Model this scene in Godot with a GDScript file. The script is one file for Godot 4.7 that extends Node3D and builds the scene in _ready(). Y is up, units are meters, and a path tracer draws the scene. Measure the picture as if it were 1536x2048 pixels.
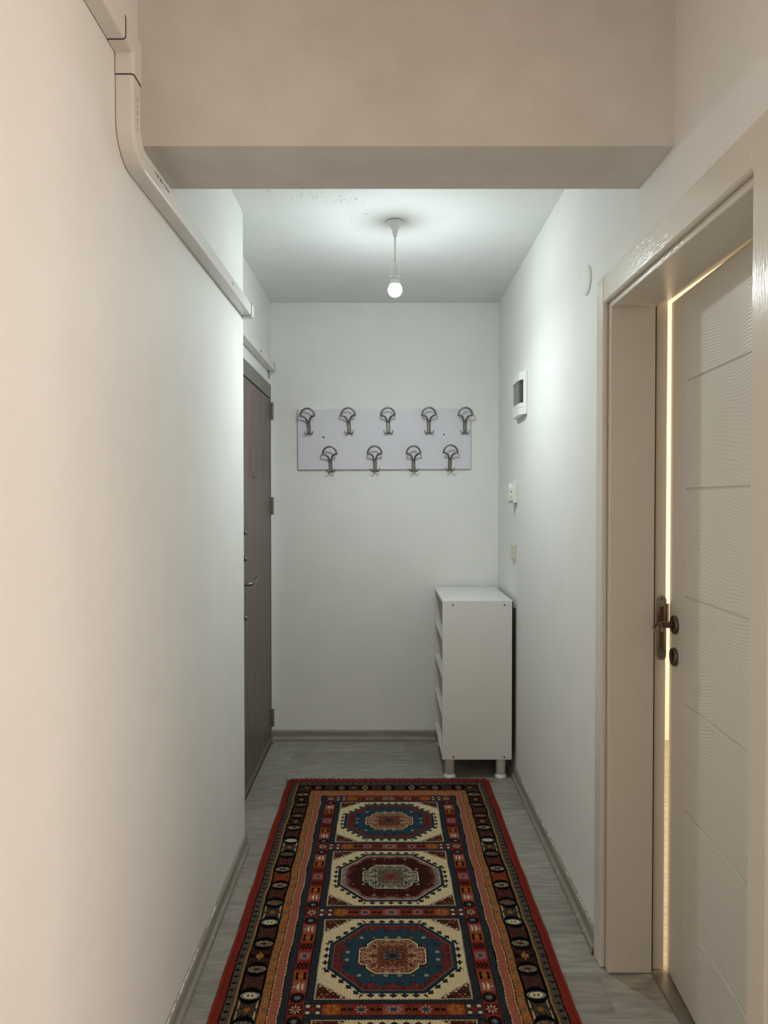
extends Node3D
# A narrow flat entrance hall. Camera at the origin of the plan, looking along -Z. D below means distance ahead of the camera (z = -D).

const XL := -0.583      # face of the near left wall
const XA := -0.683      # face of the recessed left wall with the entrance door
const XR := 0.69        # face of the right wall
const DB := 4.29        # face of the end wall
const HC := 2.645       # ceiling over the far part
const HN := 2.70        # ceiling over the near part

var rng := RandomNumberGenerator.new()
var M := {}

# ---------------------------------------------------------------- small helpers
func P(x: float, y: float, d: float) -> Vector3:
	return Vector3(x, y, -d)

func new_st() -> SurfaceTool:
	var st := SurfaceTool.new()
	st.begin(Mesh.PRIMITIVE_TRIANGLES)
	st.set_smooth_group(-1)
	return st

func tri(st: SurfaceTool, a: Vector3, b: Vector3, c: Vector3, out: Vector3) -> void:
	var n := (a - c).cross(a - b)
	if n.dot(out) < 0.0:
		var t := b
		b = c
		c = t
	st.add_vertex(a)
	st.add_vertex(b)
	st.add_vertex(c)

func quad(st: SurfaceTool, a: Vector3, b: Vector3, c: Vector3, d: Vector3, out: Vector3) -> void:
	tri(st, a, b, c, out)
	tri(st, a, c, d, out)

func add_box(st: SurfaceTool, lo: Vector3, hi: Vector3, c := 0.0) -> void:
	var mid := (lo + hi) * 0.5
	var h := (hi - lo).abs() * 0.5
	c = minf(c, minf(h.x, minf(h.y, h.z)) * 0.8)
	st.set_smooth_group(-1)
	for ax in 3:
		var u := (ax + 1) % 3
		var v := (ax + 2) % 3
		for s in [-1.0, 1.0]:
			var pts: Array[Vector3] = []
			for k in [[-1, -1], [1, -1], [1, 1], [-1, 1]]:
				var p := Vector3.ZERO
				p[ax] = s * h[ax]
				p[u] = k[0] * (h[u] - c)
				p[v] = k[1] * (h[v] - c)
				pts.append(p + mid)
			var o := Vector3.ZERO
			o[ax] = s
			quad(st, pts[0], pts[1], pts[2], pts[3], o)
	if c <= 0.0:
		return
	for ax in 3:      # twelve chamfered edges
		var u := (ax + 1) % 3
		var v := (ax + 2) % 3
		for su in [-1.0, 1.0]:
			for sv in [-1.0, 1.0]:
				var a := Vector3.ZERO
				var b := Vector3.ZERO
				a[u] = su * h[u]
				a[v] = sv * (h[v] - c)
				b[u] = su * (h[u] - c)
				b[v] = sv * h[v]
				var e := Vector3.ZERO
				e[ax] = h[ax] - c
				var o := Vector3.ZERO
				o[u] = su
				o[v] = sv
				quad(st, mid + a - e, mid + a + e, mid + b + e, mid + b - e, o)
	for sx in [-1.0, 1.0]:
		for sy in [-1.0, 1.0]:
			for sz in [-1.0, 1.0]:
				var s := Vector3(sx, sy, sz)
				tri(st, mid + s * Vector3(h.x, h.y - c, h.z - c), mid + s * Vector3(h.x - c, h.y, h.z - c), mid + s * Vector3(h.x - c, h.y - c, h.z), s)

func box_d(st: SurfaceTool, x0: float, x1: float, y0: float, y1: float, d0: float, d1: float, c := 0.0) -> void:
	add_box(st, Vector3(minf(x0, x1), minf(y0, y1), -maxf(d0, d1)), Vector3(maxf(x0, x1), maxf(y0, y1), -minf(d0, d1)), c)

func add_lathe(st: SurfaceTool, prof: Array, seg: int, xf := Transform3D(), smooth := true) -> void:
	# prof: [radius, height] pairs from bottom to top, round the local Y axis
	st.set_smooth_group(1 if smooth else -1)
	for i in range(prof.size() - 1):
		var r0: float = prof[i][0]
		var y0: float = prof[i][1]
		var r1: float = prof[i + 1][0]
		var y1: float = prof[i + 1][1]
		var slope := Vector2(y1 - y0, r0 - r1)
		for k in seg:
			var a0 := TAU * k / seg
			var a1 := TAU * (k + 1) / seg
			var c0 := Vector3(cos(a0), 0, sin(a0))
			var c1 := Vector3(cos(a1), 0, sin(a1))
			var am := (c0 + c1).normalized()
			var out := xf.basis * (am * slope.x + Vector3.UP * slope.y)
			var p00 := xf * (c0 * r0 + Vector3(0, y0, 0))
			var p01 := xf * (c1 * r0 + Vector3(0, y0, 0))
			var p10 := xf * (c0 * r1 + Vector3(0, y1, 0))
			var p11 := xf * (c1 * r1 + Vector3(0, y1, 0))
			if r0 > 1e-6:
				tri(st, p00, p01, p11 if r1 > 1e-6 else p10, out)
			if r1 > 1e-6:
				tri(st, p00, p11, p10, out)
	st.set_smooth_group(-1)

func add_tube(st: SurfaceTool, pts: Array, rad, sides := 8, flat := 1.0, flat_dir := Vector3.ZERO, closed := false) -> void:
	# a tube along pts; rad is a number or an Array; flat squeezes it along flat_dir
	st.set_smooth_group(1)
	var n := pts.size()
	var rings: Array = []
	var prev := Vector3.ZERO
	for i in n:
		var t: Vector3
		if closed:
			t = (pts[(i + 1) % n] - pts[(i - 1 + n) % n]).normalized()
		elif i == 0:
			t = (pts[1] - pts[0]).normalized()
		elif i == n - 1:
			t = (pts[n - 1] - pts[n - 2]).normalized()
		else:
			t = (pts[i + 1] - pts[i - 1]).normalized()
		var u: Vector3
		if flat_dir != Vector3.ZERO:
			u = (flat_dir - t * flat_dir.dot(t)).normalized()
		elif i == 0:
			u = t.cross(Vector3.UP if absf(t.y) < 0.9 else Vector3.RIGHT).normalized()
		else:
			u = (prev - t * prev.dot(t)).normalized()
		prev = u
		var v := t.cross(u)
		var r: float = rad[i] if rad is Array else rad
		var ring: Array[Vector3] = []
		for k in sides:
			var a := TAU * k / sides
			ring.append(pts[i] + u * cos(a) * r * flat + v * sin(a) * r)
		rings.append(ring)
	for i in (n if closed else n - 1):
		var j := (i + 1) % n
		for k in sides:
			var l := (k + 1) % sides
			var o: Vector3 = rings[i][k] + rings[i][l] - pts[i] * 2.0
			quad(st, rings[i][k], rings[i][l], rings[j][l], rings[j][k], o)
	if not closed:
		st.set_smooth_group(-1)
		for e in [0, n - 1]:
			var o: Vector3 = (pts[0] - pts[1]) if e == 0 else (pts[n - 1] - pts[n - 2])
			for k in range(1, sides - 1):
				tri(st, rings[e][0], rings[e][k], rings[e][k + 1], o)
	st.set_smooth_group(-1)

func add_prism(st: SurfaceTool, poly: PackedVector2Array, depth: float, xf := Transform3D(), smooth := false) -> void:
	# poly in local XY, extruded along local +Z by depth
	st.set_smooth_group(-1)
	var idx := Geometry2D.triangulate_polygon(poly)
	for i in range(0, idx.size(), 3):
		var a := poly[idx[i]]
		var b := poly[idx[i + 1]]
		var c := poly[idx[i + 2]]
		tri(st, xf * Vector3(a.x, a.y, 0), xf * Vector3(b.x, b.y, 0), xf * Vector3(c.x, c.y, 0), xf.basis * Vector3(0, 0, -1))
		tri(st, xf * Vector3(a.x, a.y, depth), xf * Vector3(b.x, b.y, depth), xf * Vector3(c.x, c.y, depth), xf.basis * Vector3(0, 0, 1))
	var sgn := -1.0 if Geometry2D.is_polygon_clockwise(poly) else 1.0
	st.set_smooth_group(1 if smooth else -1)
	var n := poly.size()
	for i in n:
		var a := poly[i]
		var b := poly[(i + 1) % n]
		var e := (b - a)
		var o := xf.basis * Vector3(e.y * sgn, -e.x * sgn, 0)
		quad(st, xf * Vector3(a.x, a.y, 0), xf * Vector3(b.x, b.y, 0), xf * Vector3(b.x, b.y, depth), xf * Vector3(a.x, a.y, depth), o)
	st.set_smooth_group(-1)

func obj(called: String, st: SurfaceTool, mat: Material, parent: Node = self) -> MeshInstance3D:
	st.generate_normals()
	var o := MeshInstance3D.new()
	o.name = called
	o.mesh = st.commit()
	o.material_override = mat
	o.cast_shadow = GeometryInstance3D.SHADOW_CASTING_SETTING_ON
	parent.add_child(o, true)
	return o

func tag(o: Node, label: String, category: String, group := "") -> Node:
	o.set_meta("label", label)
	o.set_meta("category", category)
	if group != "":
		o.set_meta("group", group)
	return o

func struct(o: Node, label := "") -> Node:
	o.set_meta("kind", "structure")
	if label != "":
		o.set_meta("label", label)
	return o

func node(called: String, at := Vector3.ZERO, parent: Node = self) -> Node3D:
	var n := Node3D.new()
	n.name = called
	n.position = at
	parent.add_child(n, true)
	return n

# ---------------------------------------------------------------- materials
func noise_tex(freq: float, seed_: int, size := 512, lo := 0.0, hi := 1.0, octaves := 4, kind := FastNoiseLite.TYPE_SIMPLEX_SMOOTH) -> NoiseTexture2D:
	var n := FastNoiseLite.new()
	n.noise_type = kind
	n.seed = seed_
	n.frequency = freq
	n.fractal_octaves = octaves
	var t := NoiseTexture2D.new()
	t.width = size
	t.height = size
	t.seamless = true
	t.noise = n
	var g := Gradient.new()
	g.set_color(0, Color(lo, lo, lo))
	g.set_color(1, Color(hi, hi, hi))
	t.color_ramp = g
	return t

func tint_tex(freq: float, seed_: int, a: Color, b: Color, size := 512, octaves := 4) -> NoiseTexture2D:
	var t := noise_tex(freq, seed_, size, 0, 1, octaves)
	var g := Gradient.new()
	g.set_color(0, a)
	g.set_color(1, b)
	t.color_ramp = g
	return t

func mat(c: Color, rough := 0.6, metal := 0.0, spec := 0.5) -> StandardMaterial3D:
	var m := StandardMaterial3D.new()
	m.albedo_color = c
	m.roughness = rough
	m.metallic = metal
	m.metallic_specular = spec
	return m

func tri_map(m: StandardMaterial3D, scale: Vector3, offset := Vector3.ZERO) -> StandardMaterial3D:
	m.uv1_triplanar = true
	m.uv1_world_triplanar = true
	m.uv1_scale = scale
	m.uv1_offset = offset
	return m

func make_materials() -> void:
	var plaster_h := noise_tex(0.05, 5, 1024, 0.0, 1.0, 3)
	var w := mat(Color(1, 1, 1), 0.62, 0.0, 0.35)          # white emulsion on hand-trowelled plaster
	w.albedo_texture = tint_tex(0.004, 3, Color(0.916, 0.920, 0.908), Color(0.934, 0.935, 0.926), 1024)
	w.heightmap_enabled = true
	w.heightmap_texture = plaster_h
	w.heightmap_scale = 0.025
	M.wall = tri_map(w, Vector3(0.9, 0.9, 0.9))
	var b := mat(Color(1, 1, 1), 0.7, 0.0, 0.3)             # the beam: older, yellower coat
	b.albedo_texture = tint_tex(0.005, 9, Color(0.845, 0.825, 0.795), Color(0.885, 0.87, 0.845), 1024, 5)
	b.heightmap_enabled = true
	b.heightmap_texture = plaster_h
	b.heightmap_scale = 0.05
	M.beam = tri_map(b, Vector3(1.1, 1.1, 1.1))
	var cl := mat(Color(1, 1, 1), 0.75, 0.0, 0.25)
	cl.albedo_texture = tint_tex(0.006, 14, Color(0.905, 0.91, 0.91), Color(0.925, 0.93, 0.93), 512)
	cl.heightmap_enabled = true
	cl.heightmap_texture = plaster_h
	cl.heightmap_scale = 0.03
	M.ceiling = tri_map(cl, Vector3(1.0, 1.0, 1.0))
	var gn := noise_tex(0.02, 21, 512, 0.0, 1.0, 5)
	for i in 4:                                              # grey laminate, grain across the hall
		var f := mat(Color(1, 1, 1), 0.42, 0.0, 0.4)
		var k: float = [0.0, 0.022, -0.02, 0.01][i]
		f.albedo_texture = tint_tex(0.016, 31 + i, Color(0.515 + k, 0.50 + k, 0.47 + k), Color(0.665 + k, 0.65 + k, 0.615 + k), 512, 5)
		f.roughness_texture = noise_tex(0.02, 44, 256, 0.8, 1.0)
		f.heightmap_enabled = true
		f.heightmap_texture = gn
		f.heightmap_scale = 0.008
		M["plank%d" % i] = tri_map(f, Vector3(0.7, 0.7, 4.2), Vector3(0.37 * i, 0, 0.61 * i))
	var bb := mat(Color(1, 1, 1), 0.45, 0.0, 0.4)
	bb.albedo_texture = tint_tex(0.02, 51, Color(0.53, 0.51, 0.47), Color(0.63, 0.61, 0.57), 256)
	M.skirt_z = tri_map(bb, Vector3(8, 8, 0.7))
	var bx: StandardMaterial3D = bb.duplicate()
	M.skirt_x = tri_map(bx, Vector3(0.7, 8, 8))
	var fr := mat(Color(0.865, 0.845, 0.795), 0.22, 0.0, 0.5)  # lacquered door set, wood grain showing
	fr.heightmap_enabled = true
	fr.heightmap_texture = noise_tex(0.05, 61, 512, 0.0, 1.0, 3)
	fr.heightmap_scale = 0.03
	M.frame_y = tri_map(fr, Vector3(9, 0.7, 9))
	var fz: StandardMaterial3D = fr.duplicate()
	M.frame_z = tri_map(fz, Vector3(9, 9, 0.7))
	M.leaf = mat(Color(0.87, 0.852, 0.81), 0.2, 0.0, 0.5)
	var lp := mat(Color(0.87, 0.852, 0.81), 0.26, 0.0, 0.5)
	lp.heightmap_enabled = true
	lp.heightmap_texture = wave_texture()
	lp.heightmap_scale = 0.05
	M.panel = lp
	M.plastic = mat(Color(0.885, 0.875, 0.85), 0.3, 0.0, 0.5)
	M.plastic_cool = mat(Color(0.90, 0.905, 0.90), 0.28, 0.0, 0.5)
	M.plastic_old = mat(Color(0.84, 0.825, 0.745), 0.35, 0.0, 0.5)
	M.seam = mat(Color(0.22, 0.20, 0.18), 0.8)
	M.print = mat(Color(0.30, 0.28, 0.26), 0.7)
	var bd := mat(Color(0.865, 0.86, 0.895), 0.35, 0.0, 0.45) # melamine coat board, faintly lilac
	M.board = bd
	M.cabinet = mat(Color(0.885, 0.878, 0.86), 0.3, 0.0, 0.5)
	M.hard_back = mat(Color(0.35, 0.27, 0.2), 0.8)
	var nk := mat(Color(0.52, 0.51, 0.49), 0.3, 1.0)
	M.nickel = nk
	M.steel = mat(Color(0.62, 0.60, 0.57), 0.38, 1.0)
	M.old_brass = mat(Color(0.44, 0.39, 0.32), 0.34, 1.0)
	M.dark = mat(Color(0.06, 0.055, 0.05), 0.6)
	M.raw_wood = mat(Color(0.40, 0.25, 0.12), 0.8)
	M.brown_bit = mat(Color(0.42, 0.31, 0.22), 0.8)
	var dw := mat(Color(1, 1, 1), 0.42, 0.0, 0.4)            # entrance door: brown-grey foil, upright grain
	var dt := noise_tex(0.02, 71, 512, 0, 1, 5)
	var dg := Gradient.new()
	dg.set_color(0, Color(0.31, 0.26, 0.23))
	dg.set_color(1, Color(0.53, 0.465, 0.42))
	dt.color_ramp = dg
	dw.albedo_texture = dt
	M.door_wood = tri_map(dw, Vector3(5.0, 0.18, 5.0))
	M.door_grey = mat(Color(0.47, 0.45, 0.42), 0.42, 0.1)
	M.smoked = mat(Color(0.22, 0.215, 0.205, 0.5), 0.08)
	M.smoked.transparency = BaseMaterial3D.TRANSPARENCY_ALPHA
	M.breaker = mat(Color(0.55, 0.55, 0.54), 0.5)
	M.cavity = mat(Color(0.30, 0.30, 0.29), 0.7)
	M.glass = mat(Color(0.95, 0.97, 0.96, 0.08), 0.03)
	M.glass.transparency = BaseMaterial3D.TRANSPARENCY_ALPHA
	var bl := mat(Color(1, 1, 1), 0.4)
	bl.emission_enabled = true
	bl.emission = Color(0.98, 1.0, 0.97)
	bl.emission_energy_multiplier = 3.0
	M.bulb = bl
	M.flake = mat(Color(0.90, 0.89, 0.86), 0.7)
	M.red_wool = mat(Color(0.49, 0.175, 0.13), 0.95, 0.0, 0.2)
	M.tan_yarn = mat(Color(0.62, 0.55, 0.42), 0.95, 0.0, 0.2)
	M.dark_yarn = mat(Color(0.22, 0.17, 0.14), 0.95, 0.0, 0.2)
	M.threshold = mat(Color(0.50, 0.48, 0.44), 0.35, 0.2)

func wave_texture() -> ImageTexture:
	# pressed wood grain of the door skin: fine wavy ridges, 1 px = 1 mm
	var wd := 580
	var ht := 1900
	var n := FastNoiseLite.new()
	n.seed = 81
	n.frequency = 1.0
	n.fractal_octaves = 2
	var by := PackedByteArray()
	by.resize(wd * ht)
	for y in ht:
		for x in wd:
			var u := x * 0.001
			var v := y * 0.001
			var warp := n.get_noise_2d(u * 2.2, v * 1.3) * 0.05 + n.get_noise_2d(u * 16.0 + 9.0, v * 9.0) * 0.0022
			var s := sin((v + warp) * TAU / 0.0085)
			by[y * wd + x] = int(clampf(0.5 + 0.5 * s, 0, 1) * 255.0)
	return ImageTexture.create_from_image(Image.create_from_data(wd, ht, false, Image.FORMAT_L8, by))

# ---------------------------------------------------------------- camera and light
func set_view() -> void:
	var cam := Camera3D.new()
	cam.name = "camera"
	cam.position = Vector3(0, 1.46, 0)
	cam.fov = rad_to_deg(2.0 * atan(1024.0 / 1420.0))
	cam.rotation.x = -atan(24.0 / 1420.0)
	cam.near = 0.05
	cam.far = 60.0
	add_child(cam)
	cam.current = true
	var e := Environment.new()
	e.background_mode = Environment.BG_SKY
	var sky := Sky.new()
	var sm := ProceduralSkyMaterial.new()
	sm.sky_top_color = Color(0.75, 0.72, 0.68)
	sm.sky_horizon_color = Color(0.86, 0.80, 0.72)
	sm.ground_bottom_color = Color(0.40, 0.37, 0.33)
	sm.ground_horizon_color = Color(0.75, 0.70, 0.62)
	sky.sky_material = sm
	e.sky = sky
	e.tonemap_mode = Environment.TONE_MAPPER_LINEAR
	e.tonemap_exposure = 1.0
	e.sdfgi_enabled = true
	e.ssao_enabled = true
	e.ssil_enabled = true
	var we := WorldEnvironment.new()
	we.environment = e
	add_child(we)
	# daylight of the two windows on the outer wall, behind and beyond the hall
	window_light("living_room_daylight", -0.45, 1.45, 2.0, 1.5, Color(1.0, 0.905, 0.84), 8.6)
	window_light("bedroom_daylight", 2.75, 1.45, 1.3, 1.3, Color(1.0, 0.87, 0.70), 9.0)

func window_light(called: String, d: float, y: float, w: float, h: float, c: Color, energy: float) -> void:
	var a := AreaLight3D.new()
	a.name = called
	a.area_size = Vector2(w, h)
	a.light_color = c
	a.light_energy = energy
	a.shadow_enabled = true
	a.position = P(3.17, y, d)
	a.rotation.y = PI / 2       # its -Z then points to -X, into the flat
	a.area_range = 12.0
	add_child(a)

# ---------------------------------------------------------------- setting
func build_shell() -> void:
	var st := new_st()
	box_d(st, -0.80, XL, 0, 2.8, -2.5, 2.95)
	struct(obj("wall_left", st, M.wall), "white painted wall along the left of the hall")
	st = new_st()
	box_d(st, -0.89, XA, 2.125, 2.8, 2.95, DB)
	box_d(st, -0.89, XA, 0, 2.125, 2.95, 3.17)
	box_d(st, -0.89, XA, 0, 2.125, 4.215, DB)
	struct(obj("wall_entrance", st, M.wall), "set back white wall round the brown entrance door")
	st = new_st()
	box_d(st, -0.89, 3.35, 0, 2.8, DB, 4.45)
	struct(obj("wall_back", st, M.wall), "white end wall behind the coat rack")
	st = new_st()
	box_d(st, XR, 0.867, 0, 2.8, 2.2, DB)
	box_d(st, XR, 0.867, 2.09, 2.8, 1.3, 2.2)
	box_d(st, XR, 0.867, 0, 2.8, 1.1, 1.3)
	struct(obj("wall_right", st, M.wall), "white wall with the fuse box and the room door")
	st = new_st()
	box_d(st, XR, 3.2, 0, 2.8, 1.0, 1.1)
	struct(obj("wall_partition", st, M.wall))
	st = new_st()
	box_d(st, 3.2, 3.35, 0, 0.7, -2.65, DB)
	box_d(st, 3.2, 3.35, 2.2, 2.8, -2.65, DB)
	for s in [[-2.65, -1.45], [0.55, 2.1], [3.4, DB]]:
		box_d(st, 3.2, 3.35, 0.7, 2.2, s[0], s[1])
	struct(obj("wall_outer", st, M.wall))
	st = new_st()
	box_d(st, -0.80, 3.2, 0, 2.8, -2.65, -2.5)
	struct(obj("wall_rear", st, M.wall))
	st = new_st()
	box_d(st, -0.89, 3.35, HC, 2.85, 1.8, 4.45)
	box_d(st, XL, 3.35, HN, 2.85, -2.65, 1.8)
	var ce := obj("ceiling", st, M.ceiling)
	struct(ce, "white plastered ceiling above the bare bulb")
	rng.seed = 17
	var fl := []
	for c in [[-0.30, 2.78, 0.05, 16], [-0.15, 2.83, 0.07, 26], [-0.42, 2.74, 0.06, 14], [0.26, 2.99, 0.02, 4], [-0.06, 2.98, 0.03, 6]]:
		for k in c[3]:
			fl.append([P(c[0] + rng.randfn(0.0, c[2]), HC - 0.0005, c[1] + rng.randfn(0.0, 0.022)), rng.randf_range(0.001, 0.005), rng.randf_range(0.0008, 0.002), rng.randf() * PI, Vector3.DOWN])
	flakes("dirt_specks", ce, fl, mat(Color(0.66, 0.66, 0.64), 0.9))
	st = new_st()
	box_d(st, XL - 0.02, XR + 0.02, 2.30, 2.72, 1.70, 1.932)
	struct(obj("ceiling_beam", st, M.beam), "deep plastered beam crossing the hall under the ceiling")
	# windows on the outer wall
	for k in 2:
		var d0: float = [-1.45, 2.1][k]
		var d1: float = [0.55, 3.4][k]
		var w := node("window_%d" % (k + 1), P(3.27, 0.7, (d0 + d1) * 0.5))
		struct(w)
		var half: float = (d1 - d0) * 0.5
		st = new_st()
		for s in [-1.0, 1.0]:
			add_box(st, Vector3(-0.03, 0, s * half - 0.03 - 0.03 * s), Vector3(0.03, 1.5, s * half + 0.03 - 0.03 * s), 0.004)
		add_box(st, Vector3(-0.03, 0, -half + 0.06), Vector3(0.03, 0.06, half - 0.06), 0.004)
		add_box(st, Vector3(-0.03, 1.44, -half + 0.06), Vector3(0.03, 1.5, half - 0.06), 0.004)
		add_box(st, Vector3(-0.028, 0.06, -0.03), Vector3(0.028, 1.44, 0.03), 0.004)
		obj("window_frame", st, M.plastic_cool, w)
		for s in [-1.0, 1.0]:
			st = new_st()
			add_box(st, Vector3(-0.004, 0.06, minf(s * 0.03, s * (half - 0.06))), Vector3(0.004, 1.44, maxf(s * 0.03, s * (half - 0.06))))
			obj("pane", st, M.glass, w)

func build_floor() -> void:
	var f := node("floor")
	struct(f, "grey wood-look laminate floor")
	var st := new_st()
	box_d(st, -0.9, 3.35, -0.1, -0.0085, -2.65, 4.45)
	box_d(st, 0.84, 3.2, -0.0085, 0.0, -2.5, DB)
	obj("subfloor", st, M.plank1, f)
	var wide := 0.193
	var d := DB
	var row := 0
	rng.seed = 12
	while d > -2.5:
		var d0 := maxf(d - wide, -2.5)
		var off: float = [0.12, -0.52, 0.46, -0.2, 0.66, 0.28, -0.4][row % 7]
		var cuts := [-0.70, off, 0.838] if off > -0.68 else [-0.70, 0.838]
		for i in cuts.size() - 1:
			st = new_st()
			box_d(st, cuts[i] + 0.0002, cuts[i + 1] - 0.0002, -0.0085, 0.0, d0 + 0.0002, d - 0.0002, 0.0003)
			obj("plank", st, M["plank%d" % rng.randi_range(0, 3)], f)
		d -= wide
		row += 1

func skirting(called: String, from: Vector3, along: Vector3, out: Vector3, length: float, m: Material, label: String) -> Node3D:
	# profile in (out, up), extruded along
	var poly := PackedVector2Array([Vector2(0, 0), Vector2(0.021, 0), Vector2(0.0215, 0.010), Vector2(0.019, 0.017), Vector2(0.014, 0.0215), Vector2(0.0115, 0.027), Vector2(0.011, 0.055), Vector2(0.008, 0.061), Vector2(0.003, 0.064), Vector2(0, 0.064)])
	var st := new_st()
	add_prism(st, poly, length, Transform3D(Basis(out, Vector3.UP, along), from))
	var o := obj(called, st, m)
	struct(o, label)
	return o

func flakes(called: String, parent: Node, spots: Array, m: Material) -> void:
	# bits of old wall paint: small irregular chips [centre, long half, wide half, turn, normal]
	var st := new_st()
	for s in spots:
		var nrm: Vector3 = s[4]
		var t := nrm.cross(Vector3.RIGHT if absf(nrm.x) < 0.9 else Vector3.BACK).normalized().rotated(nrm, s[3])
		var b := nrm.cross(t)
		var ring: Array[Vector3] = []
		for k in 7:
			var a := TAU * k / 7.0
			var r := rng.randf_range(0.65, 1.2)
			ring.append(s[0] + t * cos(a) * s[1] * r + b * sin(a) * s[2] * r)
		var top: Vector3 = s[0] + nrm * 0.0012
		for k in 7:
			tri(st, ring[k], ring[(k + 1) % 7], top, nrm)
	var o := obj(called, st, m, parent)
	o.set_meta("kind", "stuff")

func build_skirting() -> void:
	rng.seed = 5
	var l := skirting("baseboard_left", P(XL, 0, 2.95), Vector3(0, 0, 1), Vector3.RIGHT, 5.4, M.skirt_z, "grey-beige skirting with chipped white paint along the left wall")
	var sp := []
	var rough := [[1.86, 2.20], [1.60, 1.66], [2.30, 2.42], [1.40, 1.48]]
	for r in rough:          # ragged paint line along the top edge
		var d: float = r[0]
		while d < r[1]:
			sp.append([P(XL + 0.005, 0.0635, d), rng.randf_range(0.008, 0.02), rng.randf_range(0.001, 0.0028), 0.0, Vector3(0.5, 0.85, 0).normalized()])
			d += rng.randf_range(0.012, 0.03)
	sp.append([P(XL + 0.019, 0.018, 2.32), 0.006, 0.003, 1.4, Vector3(0.8, 0.6, 0)])
	for q in [[1.87, 0.012], [1.84, 0.008], [1.77, 0.006]]:
		sp.append([P(XL + 0.0195, 0.0165, q[0]), q[1], 0.0015, 1.5, Vector3(0.8, 0.6, 0)])
	flakes("paint_chips", l, sp, M.flake)
	var r1 := skirting("baseboard_right", P(XR, 0, DB), Vector3(0, 0, 1), Vector3.LEFT, DB - 2.262, M.skirt_z, "grey-beige skirting with chipped white paint along the right wall")
	sp = []
	for r in [[2.33, 2.50], [2.62, 2.66], [2.80, 3.05], [3.1, 3.5]]:
		var d: float = r[0]
		while d < r[1]:
			sp.append([P(XR - 0.005, 0.0635, d), rng.randf_range(0.007, 0.018), rng.randf_range(0.0008, 0.0026), 0.0, Vector3(-0.5, 0.85, 0).normalized()])
			d += rng.randf_range(0.015, 0.035)
	for q in [[2.44, 0.016], [2.36, 0.010], [2.72, 0.014]]:
		sp.append([P(XR - 0.0195, 0.0165, q[0]), q[1], 0.0016, 1.35, Vector3(-0.8, 0.6, 0)])
	flakes("paint_chips", r1, sp, M.flake)
	# the broken raw end of the skirting by the door casing
	var st := new_st()
	add_prism(st, PackedVector2Array([Vector2(0, 0), Vector2(0.024, 0), Vector2(0.019, 0.012), Vector2(0.008, 0.030), Vector2(0.006, 0.05), Vector2(0, 0.062)]), 0.006, Transform3D(Basis(Vector3.LEFT, Vector3.UP, Vector3(0, 0, 1)), P(XR, 0, 2.262)))
	obj("broken_end", st, M.brown_bit, r1)
	var b := skirting("baseboard_back", P(XA, 0, DB), Vector3.RIGHT, Vector3(0, 0, 1), XR - XA - 0.021, M.skirt_x, "grey-beige skirting along the end wall")
	sp = []
	for k in 16:
		sp.append([P(rng.randf_range(-0.63, -0.5), 0.0006, DB - 0.022 - rng.randf_range(0.0, 0.035)), rng.randf_range(0.002, 0.007), rng.randf_range(0.0012, 0.003), rng.randf() * PI, Vector3.UP])
	for x in [-0.42, -0.38, -0.375, -0.34, -0.03, -0.025, 0.2, 0.205]:
		sp.append([P(x, 0.0006, DB - 0.024 - rng.randf_range(0.0, 0.02)), 0.006, 0.0035, rng.randf() * PI, Vector3.UP])
	flakes("paint_crumbs", b, sp, M.flake)
	st = new_st()
	var a := skirting("baseboard_alcove", P(XA, 0, DB - 0.02), Vector3(0, 0, 1), Vector3.RIGHT, 0.05, M.skirt_z, "short end of skirting beside the entrance door")
	sp = []
	for k in 9:
		sp.append([P(XA + 0.024 + rng.randf_range(0, 0.02), 0.0006, 4.2 + rng.randf_range(-0.03, 0.03)), rng.randf_range(0.002, 0.008), 0.002, rng.randf() * PI, Vector3.UP])
	flakes("paint_crumbs", a, sp, M.flake)

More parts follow.
